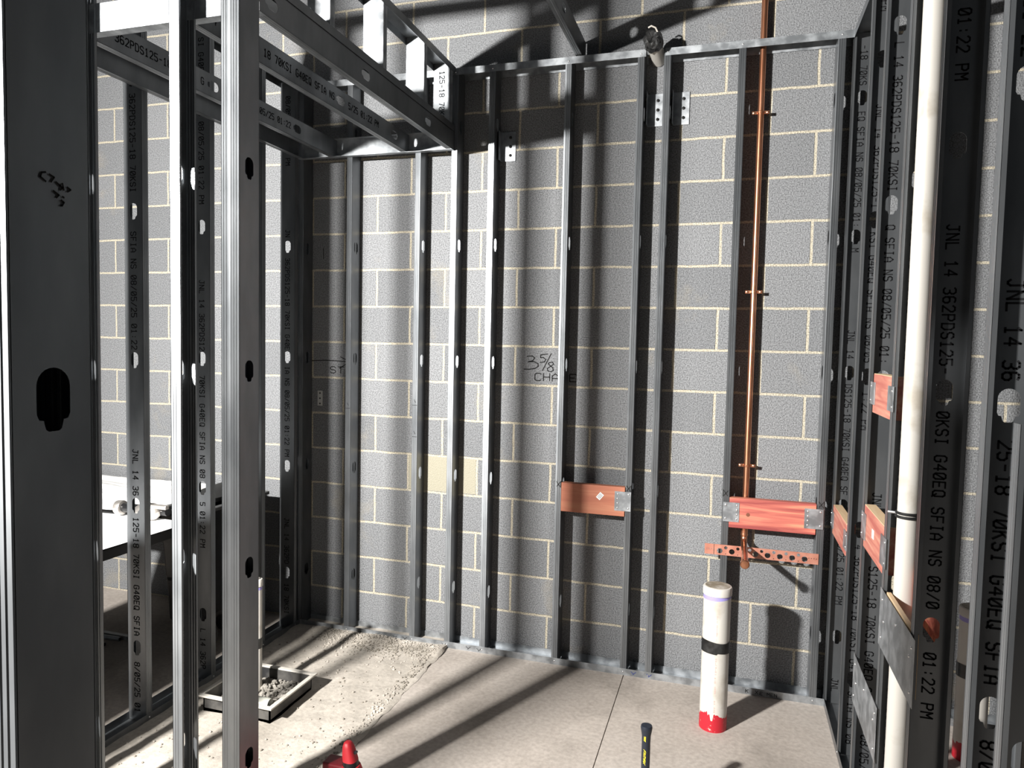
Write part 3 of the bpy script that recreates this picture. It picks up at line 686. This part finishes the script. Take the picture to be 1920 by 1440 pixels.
# ------------------------------------------------------------------ drain box with gravel
bxo = (-2.515, -2.135, -1.09, -.735); zr = .082
t = thing('drain_box', 'shallow dusty plastic box of gravel set in the concrete around the thin pipe', 'drain box', (-2.32,-.91,0))
m = MB(); x0,x1,y0,y1 = bxo; rw = .022
for a in ((x0,x1,y0,y0+rw),(x0,x1,y1-rw,y1),(x0,x0+rw,y0+rw,y1-rw),(x1-rw,x1,y0+rw,y1-rw)): m.box(a[0],a[1],a[2],a[3],zr-.008,zr)
adopt(t, m.build('rim', rimp, bevel=.002))
m = MB(); i_ = .020
for a in ((x0+i_,x1-i_,y0+i_,y0+i_+.006),(x0+i_,x1-i_,y1-i_-.006,y1-i_),(x0+i_,x0+i_+.006,y0+i_,y1-i_),(x1-i_-.006,x1-i_,y0+i_,y1-i_)): m.box(a[0],a[1],a[2],a[3],.0,zr-.006)
adopt(t, m.build('side_walls', drainp))
adopt(t, MB().box(x0+i_,x1-i_,y0+i_,y1-i_,.002,.020).build('bed', gravelm))
# small gravel stones
def stones(n_, area, zfun, rmin, rmax, mat, seed):
    rnd = random.Random(seed); m = MB()
    for _ in range(n_):
        p = area(rnd)
        if p is None: continue
        x, y = p; r = rnd.uniform(rmin, rmax); z = zfun(x, y, rnd)+r*.45
        bm = bmesh.new(); bmesh.ops.create_icosphere(bm, subdivisions=1, radius=r)
        sc = (rnd.uniform(.7,1.3), rnd.uniform(.7,1.2), rnd.uniform(.5,.9)); ro = rnd.uniform(0, 6.28); k = len(m.v)
        for v in bm.verts:
            q = Vector((v.co.x*sc[0], v.co.y*sc[1], v.co.z*sc[2]))*rnd.uniform(.8,1.15)
            m.v.append((x+q.x*math.cos(ro)-q.y*math.sin(ro), y+q.x*math.sin(ro)+q.y*math.cos(ro), z+q.z))
        for f in bm.faces: m.f.append(tuple(k+v.index for v in f.verts))
        bm.free()
    return m
def in_box(r): return (r.uniform(x0+.035,x1-.035), r.uniform(y0+.09,y1-.035))
g = stones(520, in_box, lambda x,y,r: .018+.030*max(0,(x-x0)/(x1-x0))*r.random(), .006, .0135, gravelm, 4).build('gravel_stones', gravelm, fix=False)
tag(g, 'grey gravel heaped inside the drain box', 'gravel'); g['kind'] = 'stuff'
def debris(r):
    if r.random() < .62: return (r.uniform(-2.45,-1.78), -.12-abs(r.gauss(0,.09)))
    if r.random() < .5:
        y = r.uniform(-1.5,-.15); return (-1.76-abs(r.gauss(0,.03)), y)
    return (r.uniform(-2.6,-1.76), r.uniform(-1.7,-.15))
def dz(x,y,r): return max(hgt(x,y),0)
def deb(r):
    p = debris(r)
    if p and x0-.01 < p[0] < x1+.01 and y0-.01 < p[1] < y1+.01: return None
    if p and p[1] > -.115: return None
    return p
crumb_m = new_mat('crumbled_concrete', rough=.95); noisy(crumb_m, 6, (.24,.215,.18), (.50,.455,.40), lo=.4, hi=.62)
g = stones(2600, deb, dz, .0015, .0065, crumb_m, 6).build('concrete_crumbs', crumb_m, fix=False)
tag(g, 'crumbs of broken concrete scattered on the dusty patch', 'rubble'); g['kind'] = 'stuff'
# thin pipe in drain box
px, py = -2.372, -.865
t = thing('riser_pipe', 'thin white capped pipe rising out of the gravel-filled drain box', 'pipe', (px,py,.02))
adopt(t, MB().lathe((px,py,.02), (0,0,1), [(.0225,0),(.0225,.51)], n=28).build('pipe', pvc, smooth=True))
adopt(t, MB().lathe((px,py,.508), (0,0,1), [(.0235,0),(.0262,.003),(.0262,.028),(.023,.034),(.016,.0345)], n=28).build('cap', pvc, smooth=True))
adopt(t, MB().lathe((px,py,.541), (0,0,1), [(.015,0),(.014,.006),(.002,.008)], n=20).build('test_plug', alum, smooth=True))
adopt(t, MB().lathe((px,py,.495), (0,0,1), [(.0229,0),(.0231,.004),(.0229,.012)], n=28).build('primer_ring', primer, smooth=True))
adopt(t, MB().lathe((px,py,.222), (0,0,1), [(.0232,0),(.0238,.003),(.0238,.044),(.0232,.047)], n=28).build('tape_band', tape, smooth=True))
# bottle lying in the box
t = thing('plastic_bottle', 'dusty plastic bottle lying at the front of the drain box', 'bottle', (-2.28,-1.03,.055))
adopt(t, MB().lathe((-2.36,-1.025,.052), (1,.08,0), [(.008,-.018),(.010,0),(.026,.02),(.030,.04),(.030,.15),(.026,.165),(.006,.168)], n=24).build('body', clearp, smooth=True))
adopt(t, MB().lathe((-2.325,-1.024,.052), (1,.08,0), [(.0304,0),(.0304,.07)], n=24).build('paper_label', stk, smooth=True))

# ------------------------------------------------------------------ hammer and red tool on the slab
hx, hy, ht = -.574, -1.13, .318
t = thing('hammer', 'black hammer standing upright on its head, yellow print on the grip', 'hammer', (hx,hy,0))
adopt(t, MB().lathe((hx,hy,.02), (0,0,1), [(.010,0),(.011,.08),(.0135,.12),(.0145,.17),(.0142,.24),(.0150,.262),(.0185,.282),(.0195,.290),(.018,.297),(.012,.2985),(.002,.2965)], n=28, sy=1.05).build('grip', rubber, smooth=True))
m = MB().lathe((hx-.055,hy,.022), (1,0,0), [(.014,0),(.015,.004),(.015,.02),(.011,.028),(.011,.045),(.015,.055),(.015,.075),(.010,.085),(.006,.11)], n=20)
adopt(t, m.build('head', new_mat('hammer_steel', (.35,.35,.36), .35, .9), smooth=True))
m = MB()
def ong(a, z): r = .0148; return Vector((hx+r*math.cos(a), hy+r*1.05*math.sin(a), z))
def gword(txt, z0, adv, h, slant):
    for i, ch in enumerate(txt):
        for pl in G[ch]:
            pts = [(a_/4*adv*.8, b_/6) for a_, b_ in pl]
            for (p, q) in zip(pts[:-1], pts[1:]):
                A1 = ong(-2.05+p[1]*h, z0-i*adv-p[0]-slant*p[1]); B1 = ong(-2.05+q[1]*h, z0-i*adv-q[0]-slant*q[1])
                dd = (B1-A1); 
                if dd.length < 1e-6: continue
                out = (A1-Vector((hx,hy,A1.z))).normalized(); s2 = dd.cross(out).normalized()*.0008
                m.quad(A1+s2, B1+s2, B1-s2, A1-s2)
gword('FATMAX', .236, .0085, .55, .006)
adopt(t, m.build('grip_lettering', yellow, fix=False))
m = MB()
for k in range(4): m.quad(ong(-2.05,.286-k*.005), ong(-1.55,.282-k*.005), ong(-1.55,.279-k*.005), ong(-2.05,.283-k*.005))
adopt(t, m.build('grip_badge', yellow, fix=False))

rx, ry = -1.556, -1.462
t = thing('red_power_tool', 'red cordless tool with a black band standing near the slab edge', 'tool', (rx,ry,0))
def loft(secs, n_=24):
    m = MB()
    for (cx,cy,cz,ax,ay) in secs:
        for i in range(n_):
            a = 2*math.pi*i/n_; c, s = math.cos(a), math.sin(a)
            c = math.copysign(abs(c)**.75, c); s = math.copysign(abs(s)**.75, s); m.v.append((cx+ax*c, cy+ay*s, cz))
    for j in range(len(secs)-1):
        for i in range(n_): m.f.append((j*n_+i, j*n_+(i+1)%n_, (j+1)*n_+(i+1)%n_, (j+1)*n_+i))
    m.f.append(tuple(range(n_))[::-1]); m.f.append(tuple((len(secs)-1)*n_+i for i in range(n_))); return m
adopt(t, loft([(rx+.03,ry-.02,.03,.036,.045),(rx+.03,ry-.02,.12,.034,.040),(rx+.022,ry-.012,.165,.033,.034),(rx+.018,ry-.010,.180,.029,.030)]).build('lower_body', redtool, smooth=True))
adopt(t, loft([(rx+.017,ry-.009,.180,.0255,.026),(rx+.013,ry-.006,.195,.0245,.025)]).build('black_band', blackpl, smooth=True))
adopt(t, loft([(rx+.013,ry-.006,.195,.0245,.026),(rx+.006,ry-.002,.215,.0225,.024),(rx+.001,ry,.238,.018,.020),(rx-.001,ry,.250,.013,.015),(rx-.001,ry,.255,.007,.008)]).build('upper_body', redtool, smooth=True))
adopt(t, MB().box(rx+.022,rx+.034,ry-.008,ry+.006,.218,.224).build('clip', blackpl))
adopt(t, MB().box(rx-.085,rx+.0,ry-.03,ry+.03,.05,.180).build('rear_body', new_mat('dark_red_plastic',(.16,.01,.015),.4), bevel=.006))
adopt(t, MB().box(rx-.095,rx+.075,ry-.065,ry+.045,.0,.05).build('battery', blackpl, bevel=.006))

# ------------------------------------------------------------------ beyond the left wall
def table(label, x0, x1, y0, y1, z, name='work_table', legs=True, topmat=None):
    t = thing(name, label, 'table', ((x0+x1)/2,(y0+y1)/2,0))
    adopt(t, MB().box(x0,x1,y0,y1,z-.045,z).build('tabletop', topmat or blackm, bevel=.004))
    if legs:
        for lx, ly in ((x0+.05,y0+.05),(x1-.07,y0+.05),(x0+.05,y1-.45),(x1-.10,y1-.20)):
            adopt(t, MB().box(lx-.018,lx+.018,ly-.018,ly+.018,0,z-.045).build('leg', galv))
    return t
table('dark-edged work table just beyond the left wall studs', -3.55, -2.80, -2.3, -.80, .745)
pt = MB(); nx = 14
for (xx0,xx1,yy0,yy1,zz) in ((-3.5,-2.795,-2.25,-.81,.749),):
    for i in range(nx):
        for j in range(nx):
            xa_, xb_ = xx0+(xx1-xx0)*i/nx, xx0+(xx1-xx0)*(i+1)/nx; ya_, yb_ = yy0+(yy1-yy0)*j/nx, yy0+(yy1-yy0)*(j+1)/nx
            hf = lambda x, y: zz+.004+.003*math.sin(x*11+y*3)+0
            pt.quad((xa_,ya_,hf(xa_,ya_)),(xb_,ya_,hf(xb_,ya_)),(xb_,yb_,hf(xb_,yb_)),(xa_,yb_,hf(xa_,yb_)))
o = pt.build('drawing_sheet', new_mat('drawing_paper', (.92,.92,.92), .7), fix=False, smooth=True); tag(o, 'large white drawing sheet spread over the dark-edged work table', 'paper')
sc_ = MB().stroke((-2.9,-1.33,.762), (1,0,0), (0,1,0), [(0,0),(-.03,.05),(-.06,.03),(-.02,-.02)], .004).build('pen_scribble', marker, fix=False); sc_.parent = o
table('low side table behind the work table, covered by crumpled white sheeting', -4.9, -3.12, -.735, -.03, .735, name='side_table')
m = MB(); nx, ny = 70, 60; rnd = random.Random(2)
gx = lambda i: -4.88+1.74*i/nx
gy = lambda j: -.725+.70*j/ny
for i in range(nx+1):
    for j in range(ny+1):
        x, y = gx(i), gy(j)
        m.v.append((x, y, .746+.006*math.sin(y*38+2*math.sin(x*5))+.004*math.sin(y*71+x*9)+rnd.uniform(0,.003)))
for i in range(nx):
    for j in range(ny): a = i*(ny+1)+j; m.f.append((a, a+ny+1, a+ny+2, a+1))
o = m.build('crumpled_sheeting', paper, smooth=True, fix=False); tag(o, 'crumpled bright white sheeting between the work table and the block wall', 'sheeting')
# chrome power tool on the table
t = thing('pipe_clamp_tool', 'silver and black pipe tool lying at the back of the work table', 'tool', (-3.1,-.85,.75))
adopt(t, MB().lathe((-3.20,-.84,.797), (1,.05,0), [(.020,0),(.034,.004),(.036,.03),(.034,.036),(.028,.038)], n=26).build('collar', alum, smooth=True))
adopt(t, MB().lathe((-3.165,-.838,.797), (1,.05,0), [(.022,0),(.022,.26)], n=22).build('barrel', blackpl, smooth=True))
adopt(t, loft([(-3.03,-.85,.760,.075,.030),(-3.02,-.85,.780,.085,.036),(-3.01,-.85,.800,.080,.036),(-3.0,-.85,.822,.055,.026),(-2.99,-.85,.835,.030,.016)]).build('jaw_body', alum, smooth=True))
adopt(t, MB().box(-3.02,-2.88,-.87,-.845,.815,.835).build('handle', alum, bevel=.004))
for xx in (-3.06,-3.02,-2.98): adopt(t, MB().lathe((xx,-.886,.79), (0,-1,0), [(.007,0),(.006,.003)], n=12).build('bolt', blackm))
# black moulded tub cart
t = thing('tub_cart', 'big glossy black plastic cart standing beyond the left wall near the corner', 'cart', (-3.2,-.5,0))
cx0,cx1,cy0,cy1 = -3.07,-2.84,-.71,-.17
m = MB()
for (z, i) in ((.18,.07),(.30,.05),(.32,.04),(.56,.02),(.58,.01),(.80,0)):
    pass
zs = [(.16,.05),(.20,.03),(.40,.022),(.42,.018),(.56,.012),(.60,.008),(.76,0.0)]
ring = lambda i, z: [(cx0+i,cy0+i,z),(cx1-i,cy0+i,z),(cx1-i,cy1-i,z),(cx0+i,cy1-i,z)]
for (z, i) in zs: m.v += ring(i, z)
for j in range(len(zs)-1):
    for q in range(4): m.f.append((j*4+q, j*4+(q+1)%4, (j+1)*4+(q+1)%4, (j+1)*4+q))
m.f.append((3,2,1,0)); 
adopt(t, m.build('tub', blackpl, bevel=.012))
m = MB()
for a in ((cx0-.02,cx1+.02,cy0-.02,cy0+.01),(cx0-.02,cx1+.02,cy1-.01,cy1+.02),(cx0-.02,cx0+.01,cy0,cy1),(cx1-.01,cx1+.02,cy0,cy1)): m.box(a[0],a[1],a[2],a[3],.755,.775)
adopt(t, m.build('rim', new_mat('scuffed_black', (.06,.06,.06), .35), bevel=.005))
for lx, ly in ((cx0+.07,cy0+.12),(cx1-.05,cy0+.12),(cx0+.07,cy1-.12),(cx1-.05,cy1-.12)):
    adopt(t, MB().lathe((lx-.02,ly,.075), (1,0,0), [(.07,0),(.075,.005),(.075,.035),(.07,.04)], n=24).build('wheel', blackm, smooth=True))
    adopt(t, MB().box(lx-.03,lx+.03,ly-.012,ly+.012,.07,.20).build('wheel_fork', blackm))
m = loft([(-2.97,-.42,.777,.08,.20),(-2.97,-.42,.80,.085,.19),(-2.98,-.36,.825,.06,.13),(-2.98,-.32,.84,.03,.06)])
o = m.build('tool_bag', blackm, smooth=True); tag(o, 'slumped black bag lying on top of the black cart', 'bag')
# black upright beside the table and conduit lengths on the floor
t = thing('black_post', 'slim black post standing beside the work table leg', 'post', (-2.99,-.955,0))
adopt(t, MB().box(-3.010,-2.968,-.970,-.940,0,.696).build('post', blackm, bevel=.002))
for i, (xe, ye, lab) in enumerate(((-3.42,-.62,'steel tube on the floor farthest from the camera'),(-3.44,-.70,'steel tube on the floor, second from the far side'),(-3.43,-.80,'steel tube on the floor, third from the far side'),(-3.50,-.90,'steel tube on the floor nearest the camera'))):
    m = MB().tube([(xe-1.2,ye-.05,.012),(xe,ye,.012)], .012, 14); o = m.build('steel_tube', galv_bright, smooth=True); tag(o, lab, 'tube', 'steel tubes lying on the floor beyond the left wall')
    q = MB().lathe((xe+.0005,ye,.012), (1,0,0), [(.009,0),(.009,.001)], n=14).build('bore', blackm); q.parent = o
o = MB().box(-4.6,-3.32,-.60,-.575,0,.022).build('metal_angle', galv_bright); tag(o, 'long pale metal strip lying on the floor behind the steel tubes', 'strip')

# ------------------------------------------------------------------ next room, glimpsed to the right
o = MB().box(.95,1.35,-.11,-.07,.80,.94).build('wood_block', wood_org, bevel=.002); tag(o, 'orange wood block on the next room wall, seen between the near right studs', 'wood block')
for i, xx in enumerate((.5,.93,1.36,1.8)):
    stud(['metal stud on the block wall of the next room, nearest the right wall','metal stud at the left of the orange block in the next room','metal stud at the right of the orange block in the next room','metal stud farthest right in the next room'][i], xx, FY, (0,1,0), (-1,0,0))
track('metal floor track along the block wall of the next room', (.23, FY-.001, 0), (0,1,0), (0,0,1), (1,0,0), 1.9, name='floor_track', leg=.034, web=.095)

# carpenter's marks on the stud faces beside the blocks
def stud_marks(key, x, z, flip=1):
    st_ = [o for o in COL.objects if key in o.get('label','')][0]
    mb = MB()
    for pl in ([(x-.010,z+.013),(x+.008,z-.012)],[(x+.010,z+.012),(x-.009,z-.012)],[(x+flip*.013,z+.016),(x+flip*.012,z-.016)]): mb.stroke((0,FY-.0016,0), X_, Z_, pl, .0026)
    adopt(st_, mb.build('marker_writing', marker, fix=False))
stud_marks('left end of the orange block', -1.150, .935)
stud_marks('right end of the orange block', -.796, .940)
stud_marks('immediately left of the tall copper', -.338, .955, -1)
stud_marks('right end of the knotted', .080, .935)
for x, z in ((-2.353,1.265),(-1.950,1.30),(-1.950,1.13)):
    mb = MB(); mb.stroke((0,FY-.0016,0), X_, Z_, [(x-.013,z),(x+.013,z)], .002); mb.stroke((0,FY-.0016,0), X_, Z_, [(x-.004,z+.03),(x+.004,z+.015)], .002)
    key = 'blurry shadow band' if x < -2 else 'leftmost of three'
    adopt([o for o in COL.objects if key in o.get('label','')][0], mb.build('marker_writing', marker, fix=False))
